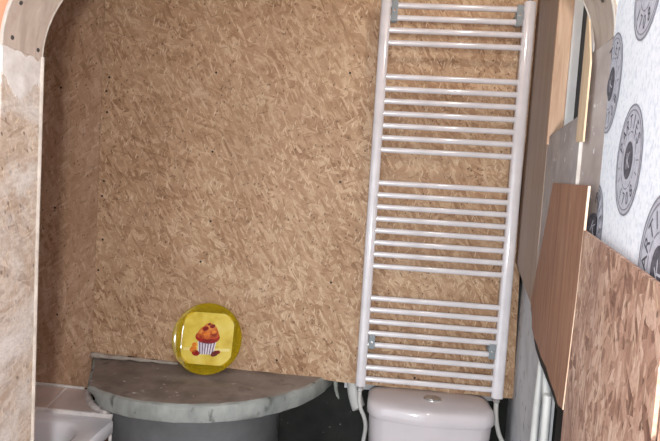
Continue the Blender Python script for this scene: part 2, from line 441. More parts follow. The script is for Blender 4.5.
# window in the side wall
win = thing('window_1', 'narrow window with white sash and pine boards in the side wall', 'window', (0, 0, 0)); win['kind'] = 'structure'
o = link_mesh('reveal_board', prism([(WS0 - 0.004, WZ0 - 0.02), (WS0 + 0.014, WZ0 - 0.02), (WS0 + 0.014, WZ1), (WS0 - 0.004, WZ1)], SP, -0.030, 0.004, 0.001), PINE, win)
o['label'] = 'pine board lining the far side of the opening'
link_mesh('sill_board', prism([(WS0 + 0.014, WZ0 - 0.003), (WS1, WZ0 - 0.003), (WS1, WZ0 + 0.006), (WS0 + 0.014, WZ0 + 0.006)], SP, -0.16, -0.009), DARKWALL, win)
bm = bmesh.new()
sp_box(bm, WS0 - 0.0035, WS0 + 0.020, WZ0 + 0.0065, WZ1, -0.0500, -0.0305)
sp_box(bm, WS1 - 0.03, WS1 - 0.001, WZ0 + 0.0065, WZ1, -0.110, -0.0700)
sp_box(bm, WS0 + 0.020, WS1 - 0.03, WZ0 + 0.0065, WZ0 + 0.030, -0.110, -0.0700)
link_mesh('sash_frame', bm, SASH, win)
link_mesh('pane', prism([(WS0 - 0.002, WZ0 + 0.030), (WS1 - 0.03, WZ0 + 0.030), (WS1 - 0.03, WZ1), (WS0 - 0.002, WZ1)], SP, -0.058, -0.0505), GLASS, win)
o = link_mesh('casing_strip', prism([(0.884, 1.608), (0.944, 1.602), (0.944, 1.735), (0.915, 1.79), (0.884, 1.845)], SP, 0.0, 0.0028), PINE_PALE, win)
o['label'] = 'pale pine strip beside the opening'

# door wall with the arch
XL, XR = -0.635, 0.357
AC, AA, AB = (XL + XR) / 2, (XR - XL) / 2, 0.293
def spring(x): return 1.705 + (1.758 - 1.705) * (x - XL) / (XR - XL)
SPLAY = 0.013                                           # the right side of the opening widens toward the bathroom
def arch_pt(t, grow=0.0, far=False):                    # t from 0 (right) to pi (left)
    x = AC + (AA + grow + (SPLAY * max(0.0, math.cos(t)) if far else 0.0)) * math.cos(t)
    return x, spring(x) + (AB + grow) * math.sin(t)
NA = 40
arch = [arch_pt(math.pi * i / NA) for i in range(NA + 1)]
# outer wall made of quads between the opening and the rim
bm = bmesh.new()
def quad_strip(bm, inner, outer, y0, y1):
    iv = [[bm.verts.new((x, y, z)) for x, z in inner] for y in (y0, y1)]
    ov = [[bm.verts.new((x, y, z)) for x, z in outer] for y in (y0, y1)]
    n = len(inner)
    for i in range(n - 1):
        bm.faces.new((iv[0][i], iv[0][i + 1], ov[0][i + 1], ov[0][i]))
        bm.faces.new((iv[1][i], ov[1][i], ov[1][i + 1], iv[1][i + 1]))
        bm.faces.new((iv[0][i], iv[1][i], iv[1][i + 1], iv[0][i + 1]))
        bm.faces.new((ov[0][i], ov[0][i + 1], ov[1][i + 1], ov[1][i]))
    for i in (0, n - 1):
        bm.faces.new((iv[0][i], ov[0][i], ov[1][i], iv[1][i]))
inner = [(XR + 0.006 + SPLAY, 0.0)] + [arch_pt(math.pi * i / NA, 0.006, True) for i in range(NA + 1)] + [(XL - 0.012, 0.0)]
outer = [(0.62, 0.0)]
for i in range(NA + 1):
    t = math.pi * i / NA
    x = AC + (AA + 0.006) * math.cos(t)
    if i == 0: outer.append((0.62, 1.70))
    elif i == 1: outer.append((0.62, 2.55))
    elif i == NA - 1: outer.append((-2.4, 2.55))
    elif i == NA: outer.append((-2.4, 1.70))
    else: outer.append((x, 2.55))
outer.append((-2.4, 0.0))
quad_strip(bm, inner, outer, 0.852, 0.948)
wall_front = structure(link_mesh('wall_front', bm, PEACH), 'peach painted partition wall with the arched doorway', 'wall')
# cream spandrel next to the wallpaper
sp_in = [arch_pt(math.pi * i / NA, 0.005) for i in range(0, 11)]
sp_out = [(0.40, 1.70)] + [(max(x, 0.0) + 0.045 if i > 8 else 0.40, 2.2) for i, (x, z) in enumerate(sp_in[1:], 1)]
bm = bmesh.new(); quad_strip(bm, sp_in, sp_out, 0.8455, 0.8515)
o = link_mesh('spandrel_panel', bm, CREAM, wall_front); o['label'] = 'cream painted corner panel beside the arch'

# linings of the opening
o = link_mesh('jamb_board', box(XL - 0.0118, XL, 0.846, 0.952, 0.0, 1.706, 0.0015), OSB_WHITE, wall_front)
o['label'] = 'whitened strand board lining the doorway side'
o = link_mesh('corner_bead', tube([(XL + 0.001, 0.951, 0.0), (XL + 0.002, 0.951, 0.9), (XL + 0.001, 0.951, 1.35), (XL + 0.002, 0.951, 1.71)], 0.0036, 8), EDGEW, wall_front)
o['label'] = 'pale filler bead along the edge'
def JP(u, v, h): return Vector((XR + h + 0.006 * (u - 0.85) / 0.10, u, v))
o = link_mesh('jamb_board', prism([(0.8505, 0.0), (0.952, 0.0), (0.952, 1.18), (0.8505, 1.18)], JP, 0.0, 0.0050), SHADE_BLACK, wall_front)  # shade beside the recess painted into this board's colour
o['label'] = 'lower board of the doorway side, near-black as painted shade'
o = link_mesh('jamb_board', prism([(0.8505, 1.1805), (0.952, 1.1805), (0.952, 1.757), (0.8505, 1.757)], JP, 0.0, 0.0050), JAMB, wall_front)
o['label'] = 'grey papered side of the doorway'
def arch_strip(t0, t1, n, y0, y1, g0, g1):
    bm = bmesh.new()
    ts = [t0 + (t1 - t0) * i / n for i in range(n + 1)]
    q = [[[bm.verts.new((p[0], y, p[1])) for p in (arch_pt(t, g, y == y1) for t in ts)] for g in (g0, g1)] for y in (y0, y1)]
    for i in range(n):
        bm.faces.new((q[0][0][i], q[0][0][i + 1], q[1][0][i + 1], q[1][0][i]))
        bm.faces.new((q[0][1][i], q[1][1][i], q[1][1][i + 1], q[0][1][i + 1]))
        for j in (0, 1): bm.faces.new((q[j][0][i], q[j][1][i], q[j][1][i + 1], q[j][0][i + 1]))
    for i in (0, n): bm.faces.new((q[0][0][i], q[0][1][i], q[1][1][i], q[1][0][i]))
    return bm
lin = link_mesh('arch_lining', arch_strip(0.0, math.pi, 60, 0.846, 0.952, -0.001, 0.0052), HARDG, wall_front)
lin['label'] = 'grey bent hardboard lining under the arch'
for y in (0.846, 0.952):
    o = link_mesh('edge_filler', tube([(arch_pt(math.pi * i / 60, -0.0005, y > 0.9)[0], y, arch_pt(math.pi * i / 60, -0.0005)[1]) for i in range(61)], 0.0018, 6), EDGEW, lin)
for (t, y) in ((math.pi - 0.06, 0.868), (math.pi - 0.05, 0.938), (math.pi - 0.26, 0.866), (0.22, 0.872)):
    x, z = arch_pt(t, -0.001)
    nx, nz = -math.cos(t) / AA, -math.sin(t) / AB
    link_mesh('screw', screw_bm((x, y, z), (nx, 0, nz), 0.0042, 0.0012), STEEL, lin)
# lump of filler at the joint of arch and left jamb
pts = []
for i in range(40):
    y_ = 0.8465 + 0.105 * (i / 39); pts.append((y_, 1.703 + 0.004 * math.sin(i * 0.5)))
for i in range(40):
    y_ = 0.9515 - 0.105 * (i / 39); pts.append((y_, 1.640 + 0.018 * math.sin(i * 0.17 + 1.0) + random.uniform(-0.005, 0.005)))
bm = prism(pts, lambda u, v, h: Vector((XL + h, u, v)), -0.001, 0.0008)
o = link_mesh('filler_patch', bm, FILLER, wall_front); o['label'] = 'white filler patch where arch meets jamb'

# wallpapered corridor wall with printed stamps, strand board wainscot below
corr = structure(link_mesh('wall_corridor', prism([tuple(FOLD(u_, 0, h_)[:2]) for u_, h_ in ((0.0, 0.0), (UB - 1e-6, 0.0), (1.7, 0.0), (1.7, -0.05), (UB + 1e-6, -0.05), (0.0, -0.05))], XY(0.0), 0.0, 2.55), PAPER), 'white papered corridor wall printed with grey round stamps', 'wall')

def text_polys(ch):
    cu = bpy.data.curves.new('glyph', 'FONT'); cu.body = ch; cu.size = 1.0; cu.align_x = 'CENTER'; cu.resolution_u = 3
    ob = bpy.data.objects.new('glyph', cu); COL.objects.link(ob)
    dg = bpy.context.evaluated_depsgraph_get()
    me = bpy.data.meshes.new_from_object(ob.evaluated_get(dg))
    out = [[tuple(me.vertices[i].co[:2]) for i in p.vertices] for p in me.polygons]
    bpy.data.objects.remove(ob); bpy.data.curves.remove(cu); bpy.data.meshes.remove(me)
    return out
GLY = {ch: text_polys(ch) for ch in set('PARTIES1708K')}

def stamp(cu_, cz_, R, rot=0.0, zmin=0.0):
    """round postmark printed on the paper: pale disc, double ring, letters round it and a dark centre with a K"""
    bm = bmesh.new()
    cr, sr = math.cos(rot), math.sin(rot)
    def put(x, y, h, clamp=False):
        # +u runs toward the viewer, which is to the right seen from inside, so x maps straight to u
        return FOLD(max(0.0 if clamp else -1.0, cu_ + (x * cr - y * sr) * R), cz_ + (x * sr + y * cr) * R, h)
    def ring(r0, r1, h, mi, seg=64, dash=0):
        for k in range(seg):
            if dash and k % dash == 0: continue
            a0, a1 = 2 * math.pi * k / seg, 2 * math.pi * (k + 1) / seg
            nr = 6 if r0 == 0 else 1
            for j in range(nr):
                ra, rb = r0 + (r1 - r0) * j / nr, r0 + (r1 - r0) * (j + 1) / nr
                q = [(ra, a0), (rb, a0), (rb, a1), (ra, a1)]
                if ra == 0: q = q[1:] if False else [(0, a0), (rb, a0), (rb, a1)]
                if mi < 2 and cu_ + max((r * math.cos(a) * cr - r * math.sin(a) * sr) * R for r, a in q) < 0.0005: continue   # left off the jamb side
                f = bm.faces.new([bm.verts.new(put(r * math.cos(a), r * math.sin(a), h, mi < 2)) for r, a in q]); f.material_index = mi
    def glyph(ch, size, cx, cy, ang, h, mi):
        ca, sa = math.cos(ang), math.sin(ang)
        if cu_ + (cx * cr - cy * sr) * R < -0.004 and mi != 0: return
        for poly in GLY[ch]:
            vs2 = []
            for gx, gy in poly:
                lx, ly = gx * size, (gy - 0.34) * size
                vs2.append(bm.verts.new(put(cx + lx * ca - ly * sa, cy + lx * sa + ly * ca, h)))
            f = bm.faces.new(vs2); f.material_index = mi
    ring(0.0, 1.0, 0.0004, 0)
    ring(0.965, 1.0, 0.0007, 1); ring(0.88, 0.905, 0.0007, 1); ring(0.50, 0.525, 0.0007, 1, dash=5)
    ring(0.0, 0.34, 0.0007, 2)
    glyph('K', 0.42, 0, 0, 0, 0.0010, 0)
    top, bot = 'PARTIES', '1708'
    for i, ch in enumerate(top):
        a = math.radians(90 + 64 - 128 * i / (len(top) - 1))
        glyph(ch, 0.36, 0.70 * math.cos(a), 0.70 * math.sin(a), a - math.pi / 2, 0.0007, 2)
    for i, ch in enumerate(bot):
        a = math.radians(270 - 36 + 72 * i / (len(bot) - 1))
        glyph(ch, 0.34, 0.70 * math.cos(a), 0.70 * math.sin(a), a + math.pi / 2, 0.0007, 2)
    for a in (math.radians(186), math.radians(-6), math.radians(205), math.radians(-25)):
        glyph('I', 0.26, 0.70 * math.cos(a), 0.70 * math.sin(a), a - math.pi / 2, 0.0007, 1)
    bm2 = bm
    return link_mesh('printed_stamp', bm2, [INK_PALE, INK_MID, INK_DARK], corr)
for (u_, z_, R_, ro) in ((0.190, 1.555, 0.0680, 0.05), (0.020, 1.682, 0.0740, 0.35), (0.208, 1.766, 0.0700, -0.3), (-0.008, 1.462, 0.0680, -0.5),
                         (0.362, 1.440, 0.0740, 0.75), (0.370, 1.675, 0.0720, 0.2), (0.520, 1.560, 0.0720, -0.2)):
    stamp(u_, z_, R_, ro)

# wainscot board, leaning across jamb and corridor wall
WA = Vector((0.3330, 0.834)); WB = Vector((0.2453, 0.44))
def WP(u, z, h):
    d = (WB - WA).normalized(); nn = Vector((d.y, -d.x)); p = WA + d * u + nn * h
    return Vector((p.x, p.y, z))
wl = (WB - WA).length
pts = [(-0.022, 0.0), (wl, 0.0), (wl, 1.433), (0.0, 1.4575), (-0.018, 1.4575), (-0.014, 1.345), (-0.030, 1.16)]
wains = link_mesh('strand_board', prism(pts, WP, -0.0045, 0.0), OSB_SIDE, corr)
wains['label'] = 'reddish strand board fixed below the wallpaper'
o = link_mesh('strand_board', prism([(UB + 0.004, 0.0), (1.69, 0.0), (1.69, 1.433), (UB + 0.004, 1.433)], FOLD, 0.0035, 0.0080), OSB_SIDE, corr); o['label'] = 'second reddish strand board nearer the viewer'

# ------------------------------------------------------------------ towel radiator
RX0, RX1, RY = 0.0259, 0.4559, 1.7782
RZ = []
z = 2.1147
for n in (4, 7, 8, 8):
    for i in range(n): RZ.append(z); z -= 0.0407
    z += 0.0407 - 0.1116
rad = thing('towel_radiator', 'white ladder towel radiator on the strand board above the toilet cistern', 'radiator', (0.241, RY, 0.818))
def local(bm, t):
    bmesh.ops.translate(bm, verts=bm.verts, vec=-Vector(t)); return bm
RO = Vector((0.241, RY, 0.818))
def rail(xc, w):
    # D-shaped upright: flat sides, rounded front
    prof = []
    for k in range(9):
        a = math.pi * k / 8
        prof.append((xc + w / 2 * math.cos(a), -0.006 - 0.010 * math.sin(a)))
    prof += [(xc - w / 2, 0.012), (xc - w / 2 + 0.003, 0.016), (xc + w / 2 - 0.003, 0.016), (xc + w / 2, 0.012)]
    bm = bmesh.new()
    prism([(u, v + RY) for u, v in prof], lambda u, v, h: Vector((u, v, h)), 0.819, 2.139, 0.0015, bm)
    return local(bm, RO)
for xc, w in ((0.0090, 0.0345), (0.4750, 0.0385)):
    auto_smooth(link_mesh('rail', rail(xc, w), WHITE_ENAMEL, rad), 50)
    t = bmesh.new(); lathe([(0.007, 0.0), (0.007, 0.004), (0.0085, 0.004), (0.0085, 0.007), (0.004, 0.008)], 16, (xc, RY, 2.1385), t)
    link_mesh('air_vent', local(t, RO), CHROME, rad, True)
rb = tube([(RX0 - 0.004, 0, 0), (RX0 + 0.1, 0, 0), (RX1 - 0.1, 0, 0), (RX1 + 0.004, 0, 0)], 0.0094, 20)
first = None
for zz in RZ:
    if first is None:
        first = link_mesh('rung', rb, WHITE_ENAMEL, rad); auto_smooth(first, 50); g = first
    else:
        g = first.copy(); COL.objects.link(g); g.parent = rad
    g.location = (-RO.x, 0, zz - RO.z)
def bracket(xc, z0, z1):
    bm = box(xc - 0.0105, xc + 0.0105, RY - 0.0155, RY - 0.0098, z0, z1, 0.0022)
    bm_box(bm, xc - 0.007, xc + 0.007, RY - 0.0098, 1.8375, (z0 + z1) / 2 - 0.0075, (z0 + z1) / 2 + 0.0075)
    bm_box(bm, xc - 0.0095, xc + 0.0095, RY + 0.0098, RY + 0.016, z0 + 0.002, z1 - 0.002)
    b = link_mesh('bracket', local(bm, RO), CLIP, rad); b['label'] = 'grey plastic wall bracket'
    s = screw_bm((xc, RY - 0.0155, (z0 + z1) / 2), (0, -1, 0), 0.0045, 0.001)
    link_mesh('screw', local(s, RO), CHROME, b)
bracket(0.0385, 2.060, 2.128); bracket(0.4430, 2.062, 2.126)
bracket(0.0380, RZ[23] - 0.012, RZ[22] - 0.004); bracket(0.4440, RZ[23] - 0.012, RZ[22] - 0.002)

# radiator pipes with nuts
def hose(label, x, path, r):
    t = thing('radiator_pipe', label, 'pipe', (x, RY, 0.60), 'radiator pipes')
    O = Vector((x, RY, 0.60))
    bm = lathe([(0.009, 0.0), (0.0118, 0.002), (0.0118, 0.010), (0.009, 0.012), (0.0095, 0.0135), (0.0095, 0.018)], 6, (x, RY, 0.8005))
    link_mesh('nut', local(bm, O), CHROME, t)
    bm = tube(curve_pts(path, 8), r, 12)
    link_mesh('hose', local(bm, O), WPIPE, t, True)
hose('white pipe curving down from the left end of the towel radiator', 0.0085,
     [(0.0085, RY, 0.803), (0.0085, RY + 0.002, 0.770), (0.015, RY + 0.004, 0.735), (0.030, RY + 0.008, 0.700), (0.037, RY + 0.024, 0.655), (0.032, RY + 0.04, 0.58), (0.030, RY + 0.05, 0.40), (0.030, RY + 0.05, 0.05)], 0.0072)
hose('white pipe curving down from the right end of the towel radiator', 0.4750,
     [(0.4750, RY, 0.803), (0.4765, RY, 0.770), (0.482, RY, 0.730), (0.494, RY + 0.004, 0.690), (0.512, RY + 0.010, 0.650), (0.520, RY + 0.02, 0.58), (0.518, RY + 0.03, 0.40), (0.518, RY + 0.03, 0.05)], 0.0078)

# pipe stub of white plastic below the board
bm = tube(curve_pts([(-0.022, 1.905, 0.835), (-0.022, 1.900, 0.800), (-0.014, 1.893, 0.760), (-0.004, 1.886, 0.725), (0.006, 1.88, 0.700), (0.012, 1.876, 0.690)], 6),
          [0.018 + 0.008 * min(1, i / 14) for i in range(27)] + [0.025, 0.021, 0.015, 0.006], 14)
tag(auto_smooth(link_mesh('pipe_stub', bm, WPIPE)), 'white plastic pipe stub hanging under the board left of the cistern', 'pipe')
bm = tube(curve_pts([(-0.085, 1.868, 0.835), (-0.083, 1.866, 0.800), (-0.078, 1.864, 0.760), (-0.066, 1.862, 0.728)], 6),
          [0.010, 0.012, 0.013, 0.012, 0.011, 0.010, 0.010, 0.009, 0.008, 0.008, 0.007, 0.007, 0.007, 0.006, 0.006, 0.006, 0.005, 0.004, 0.003], 8)
o = link_mesh('foam_drip', bm, mat_mottle('old_foam', srgb(120, 124, 118), srgb(160, 164, 156), 40, seed=2.0), wall_back, True)
o['label'] = 'dried grey drip of sealing foam'
o = link_mesh('batten', box(-0.05, 0.50, 1.905, 1.958, 0.755, 0.85, 0.002), CONC, wall_back); o['label'] = 'grey ledge behind the cistern'

# two white pipes on the bare side wall
for lab, ss in (('white plastic pipe on the side wall, nearer the radiator', ((0.600, 1.29), (0.594, 1.109), (0.582, 1.019), (0.577, 0.915), (0.577, 0.05))),
                ('white plastic pipe on the side wall, nearer the black recess', ((0.655, 1.29), (0.672, 1.12), (0.696, 1.06), (0.708, 0.985), (0.710, 0.05)))):
    bm = tube(curve_pts([SP(s, z_, -0.0205) for s, z_ in ss], 8), 0.0088, 12)
    tag(auto_smooth(link_mesh('water_pipe', bm, WPIPE), 60), lab, 'pipe', 'white pipes on the side wall')

# ------------------------------------------------------------------ toilet
tl = thing('toilet', 'white ceramic toilet with rounded cistern under the towel radiator', 'toilet', (0.25, 1.72, 0.0))
TO = Vector((0.25, 1.72, 0.0))
def tank_outline(w, yb, yf, bow, rb_, rf_):
    """plan of the cistern: straight back, bowed front, round corners"""
    pts = []
    def arc(cx, cy, r, a0, a1, n):
        for i in range(n + 1):
            a = math.radians(a0 + (a1 - a0) * i / n); pts.append((cx + r * math.cos(a), cy + r * math.sin(a)))
    arc(w - rb_, yb - rb_, rb_, 0, 90, 5); arc(-w + rb_, yb - rb_, rb_, 90, 180, 5)
    arc(-w + rf_, yf + rf_, rf_, 180, 250, 8)
    x0, y0 = pts[-1]
    for i in range(1, 12):
        f = i / 12; x = x0 + (-2 * x0) * f; pts.append((x, y0 - bow * math.sin(math.pi * f)))
    arc(w - rf_, yf + rf_, rf_, 290, 360, 8)
    return pts
def loft(rings, caps=True):
    bm = bmesh.new(); R_ = [[bm.verts.new(p) for p in r] for r in rings]
    n = len(R_[0])
    for i in range(len(R_) - 1):
        for k in range(n): bm.faces.new((R_[i][k], R_[i][(k + 1) % n], R_[i + 1][(k + 1) % n], R_[i + 1][k]))
    if caps: bm.faces.new(R_[0][::-1]); bm.faces.new(R_[-1])
    return bm
CX = 0.2495
def tank_ring(w, yb, yf, bow, z_, rb_=0.03, rf_=0.075):
    return [Vector((CX + x, y, z_)) for x, y in tank_outline(w, yb, yf, bow, rb_, rf_)]
bm = loft([tank_ring(0.168, 1.862, 1.700, 0.012, 0.400), tank_ring(0.182, 1.866, 1.686, 0.014, 0.44), tank_ring(0.198, 1.868, 1.676, 0.016, 0.60), tank_ring(0.206, 1.870, 1.669, 0.018, 0.748)])
auto_smooth(link_mesh('tank', local(bm, TO), CERAMIC, tl))
lid = []
base_ = tank_ring(0.213, 1.8745, 1.664, 0.018, 0.75, 0.055)
cen_ = Vector((CX, 1.772, 0.0))
for k, z_ in ((0.985, 0.7485), (1.0, 0.752), (1.0, 0.766), (0.993, 0.777), (0.972, 0.7855), (0.93, 0.7915), (0.85, 0.7950), (0.65, 0.7968), (0.35, 0.7978), (0.1, 0.798)):
    lid.append([Vector((cen_.x + (p.x - cen_.x) * (1 - (1 - k) * 0.85 if k > 0.8 else k + 0.02), cen_.y + (p.y - cen_.y) * k, z_)) for p in base_])
bm = loft(lid)
tlid = link_mesh('cistern_lid', local(bm, TO), CERAMIC, tl); auto_smooth(tlid, 40); tlid['label'] = 'domed white cistern lid'
BX, BY, BZ = 0.258, 1.768, 0.7965
bm = bmesh.new(); lathe([(0.031, -0.004), (0.031, 0.002), (0.029, 0.004), (0.0255, 0.004), (0.0250, 0.002)], 32, (0, 0, 0), bm)
bmesh.ops.scale(bm, vec=(1.0, 0.92, 1), verts=bm.verts); bmesh.ops.translate(bm, verts=bm.verts, vec=Vector((BX, BY, BZ)) - TO)
btn = link_mesh('flush_button', bm, CHROME, tl, True); btn['label'] = 'chrome dual flush button'
for sgn in (-1, 1):
    pts = []
    for i in range(13):
        a = math.pi * (-0.5 + i / 12); pts.append((sgn * (0.0012 + 0.0225 * math.cos(a)), 0.0225 * math.sin(a) * 0.92))
    link_mesh('push_plate', local(prism([(BX + x, BY + y) for x, y in pts], XY(BZ), 0.0, 0.0052, 0.0008), TO), CHROME, btn)
# bowl, below the picture
rings = []
for z_, rx, ry, cy in ((0.0, 0.10, 0.22, 1.56), (0.06, 0.095, 0.21, 1.56), (0.22, 0.115, 0.22, 1.53), (0.34, 0.165, 0.25, 1.49), (0.385, 0.178, 0.265, 1.475), (0.398, 0.174, 0.26, 1.475)):
    rings.append([Vector((CX + rx * math.cos(2 * math.pi * k / 32), cy + ry * math.sin(2 * math.pi * k / 32) * (1 if math.sin(2 * math.pi * k / 32) < 0 else 1.25), z_)) for k in range(32)])
auto_smooth(link_mesh('bowl', local(loft(rings), TO), CERAMIC, tl))
rings = []
for z_, g_ in ((0.399, 0.0), (0.402, 0.006), (0.415, 0.006), (0.421, -0.006), (0.4225, -0.05)):
    rings.append([Vector((CX + (0.178 + g_) * math.cos(2 * math.pi * k / 32), 1.470 + (0.262 + g_) * math.sin(2 * math.pi * k / 32) * (1 if math.sin(2 * math.pi * k / 32) < 0 else 0.62), z_)) for k in range(32)])
auto_smooth(link_mesh('seat_lid', local(loft(rings), TO), CERAMIC, tl))

# ------------------------------------------------------------------ round concrete slab on its ring
LC, LR = Vector((-0.600, 2.003)), 0.506
arc = []
for i in range(61):
    a = math.radians(180 + 180 * i / 60)
    arc.append((LC.x + LR * math.cos(a), LC.y + LR * math.sin(a)))
cut0, cut1 = Vector((-1.004, 1.856)), Vector((-0.868, 1.566))
dcut = (cut1 - cut0)
def keep(p):
    w = Vector(p) - cut0
    return dcut.x * w.y - dcut.y * w.x > 0.0005 and p[1] < 1.955
arc = [p for p in arc if keep(p)]
outl = [tuple(cut0.lerp(cut1, i / 8)) for i in range(9)] + arc + [(-0.098, 1.955), (-0.99, 1.955), (-1.0, 1.90)]
# lumpy rim: outline repeated at several heights
bm = bmesh.new(); rings = []
for z_, g_ in ((0.752, -0.010), (0.756, -0.003), (0.775, 0.002), (0.798, 0.001), (0.807, -0.003), (0.8115, -0.012)):
    r_ = []
    for i, p in enumerate(outl):
        q = Vector(p); d = (q - LC).normalized()
        back_ = p[1] > 1.90
        j = 0 if back_ else random.uniform(-0.0022, 0.0022)
        q2 = q + d * (0 if back_ else g_ + j)
        w_ = q2 - cut0; nc = Vector((-dcut.y, dcut.x)).normalized(); ds = nc.dot(w_); need = 0.050 * (0.8115 - z_) / 0.06
        if ds < need and not back_: q2 = q2 + nc * (need - ds)          # broken end slopes back under the top
        r_.append(bm.verts.new((q2.x, q2.y, z_ + (0 if back_ else random.uniform(-0.0012, 0.0012)))))
    rings.append(r_)
n = len(outl)
for i in range(len(rings) - 1):
    for k in range(n):
        f = bm.faces.new((rings[i][k], rings[i][(k + 1) % n], rings[i + 1][(k + 1) % n], rings[i + 1][k])); f.material_index = 1
bm.faces.new(rings[0][::-1]).material_index = 1
bm.faces.new(rings[-1]).material_index = 0
slab = link_mesh('concrete_slab', bm, [CONC_TOP, CONC_RIM]); auto_smooth(slab, 30)
tag(slab, 'round grey concrete slab forming a ledge against the strand board', 'slab')
bm = tube(curve_pts([(-0.995, 1.826, 0.824), (-0.93, 1.826, 0.821), (-0.85, 1.827, 0.821), (-0.76, 1.829, 0.819), (-0.665, 1.831, 0.817)], 6),
          [0.0105 + random.uniform(-0.002, 0.002) - 0.006 * i / 24 for i in range(25)], 8)
o = link_mesh('sealant_bead', bm, EDGEW, slab, True); o['label'] = 'white sealant bead along the wall'
bm = bmesh.new(); RR = 0.335
lathe([(RR - 0.07, 0.0), (RR, 0.0), (RR, 0.7515), (RR - 0.07, 0.7515)], 48, (LC.x - 0.03, 1.94 , 0), bm, cap=False)
for v in list(bm.verts):
    if v.co.y > 1.955: v.co.y = 1.955
bmesh.ops.remove_doubles(bm, verts=bm.verts, dist=1e-5)
ring = link_mesh('concrete_ring', bm, CONC_RING); auto_smooth(ring, 40)
tag(ring, 'bluish grey concrete ring carrying the round slab', 'concrete ring')

# ------------------------------------------------------------------ plate leaning on the wall
pl = thing('plate', 'yellow glass plate with a cupcake picture leaning on the strand board', 'plate', (-0.5435, 1.7585, 0.8135))
tilt = math.radians(15.5)
pl.rotation_euler = (-tilt, 0, math.radians(2))
PR = 0.124
Mg = NT('yellow_glass', 0.06, 0.5)
Mg.b.inputs['Transmission Weight'].default_value = 0.7; Mg.b.inputs['IOR'].default_value = 1.4
nn_ = Mg.noise(Mg.coord(), 9, 3)
YGLASS = Mg.color(Mg.ramp(nn_.outputs['Fac'], [(0.3, srgb(214, 186, 24)), (0.7, srgb(236, 214, 60))]))
# local frame of the plate: x right, z up along the plate, -y toward the viewer; centre at z = PR
def squircle(a, r, p):
    c_, s_ = abs(math.cos(a)), abs(math.sin(a))
    return r / ((c_ ** p + s_ ** p) ** (1 / p))
def plate_ring(r, y, p):
    out = []
    for k in range(64):
        a = 2 * math.pi * k / 64; q = squircle(a, r, p)
        out.append(Vector((q * math.cos(a), y, PR + q * math.sin(a))))
    return out
rings = [plate_ring(0.03, -0.004, 3.2), plate_ring(0.093, -0.004, 4.2), plate_ring(0.0965, -0.006, 3.6), plate_ring(0.104, -0.012, 2.5), plate_ring(0.119, -0.017, 2.06), plate_ring(0.124, -0.0175, 2.0),
         plate_ring(0.1245, -0.0145, 2.0), plate_ring(0.119, -0.012, 2.0), plate_ring(0.102, -0.006, 2.3), plate_ring(0.094, -0.0005, 3.2), plate_ring(0.086, 0.0, 3.4), plate_ring(0.03, 0.0, 3.0)]
auto_smooth(link_mesh('dish', loft(rings), YGLASS, pl), 50)
def flat(name, pts, y0, mat, parent=None, th=0.0006):
    bm = prism(pts, lambda u, v, h: Vector((u, -h, PR + v)), y0, y0 + th)
    return link_mesh(name, bm, mat, parent)
def ell(cx, cy, rx, ry, n=24, rot=0.0, a0=0, a1=360):
    out = []
    for i in range(n):
        a = math.radians(a0 + (a1 - a0) * i / (n if a1 - a0 == 360 else n - 1))
        x, y = rx * math.cos(a), ry * math.sin(a)
        out.append((cx + x * math.cos(rot) - y * math.sin(rot), cy + x * math.sin(rot) + y * math.cos(rot)))
    return out
def printmat(name, stops, scale=30, seed=0.0):
    Q = NT(name, 0.3, 0.4); n = Q.noise(Q.mapping(Q.coord(), loc=(seed, 0, seed)), scale, 4)
    return Q.color(Q.ramp(n.outputs['Fac'], stops))
P_BG = printmat('print_yellow', [(0.3, srgb(196, 164, 40)), (0.52, srgb(222, 198, 84)), (0.72, srgb(228, 212, 120))], 14, 1.0)
P_BRN = printmat('print_orange_brown', [(0.3, srgb(186, 140, 34)), (0.7, srgb(206, 166, 52))], 12, 2.0)
P_MUF = printmat('print_muffin', [(0.3, srgb(140, 40, 14)), (0.5, srgb(196, 92, 34)), (0.7, srgb(224, 150, 70))], 46, 3.0)
P_RED = printmat('print_red', [(0.3, srgb(112, 14, 14)), (0.7, srgb(176, 36, 24))], 40, 4.0)
P_DRK = printmat('print_dark_red', [(0.3, srgb(74, 16, 14)), (0.7, srgb(120, 34, 22))], 40, 5.0)
P_WRP = printmat('print_wrapper', [(0.3, srgb(206, 196, 206)), (0.7, srgb(236, 230, 232))], 60, 6.0)
P_STR = printmat('print_stripe', [(0.3, srgb(96, 78, 104)), (0.7, srgb(132, 112, 136))], 60, 7.0)
P_TBL = printmat('print_table', [(0.3, srgb(226, 206, 120)), (0.7, srgb(236, 222, 150))], 20, 9.0)
P_ORG = printmat('print_orange', [(0.3, srgb(206, 96, 22)), (0.7, srgb(232, 150, 56))], 40, 8.0)
sq = []
for k in range(64):
    a = 2 * math.pi * k / 64; q = squircle(a, 0.0905, 6.0); sq.append((q * math.cos(a), q * math.sin(a)))
pic = flat('picture', sq, 0.0043, P_BG, pl); pic['label'] = 'cupcake picture on a yellow ground'
flat('table_strip', [(-0.083, -0.036), (0.083, -0.030), (0.083, -0.040), (-0.083, -0.046)], 0.0050, P_TBL, pic)
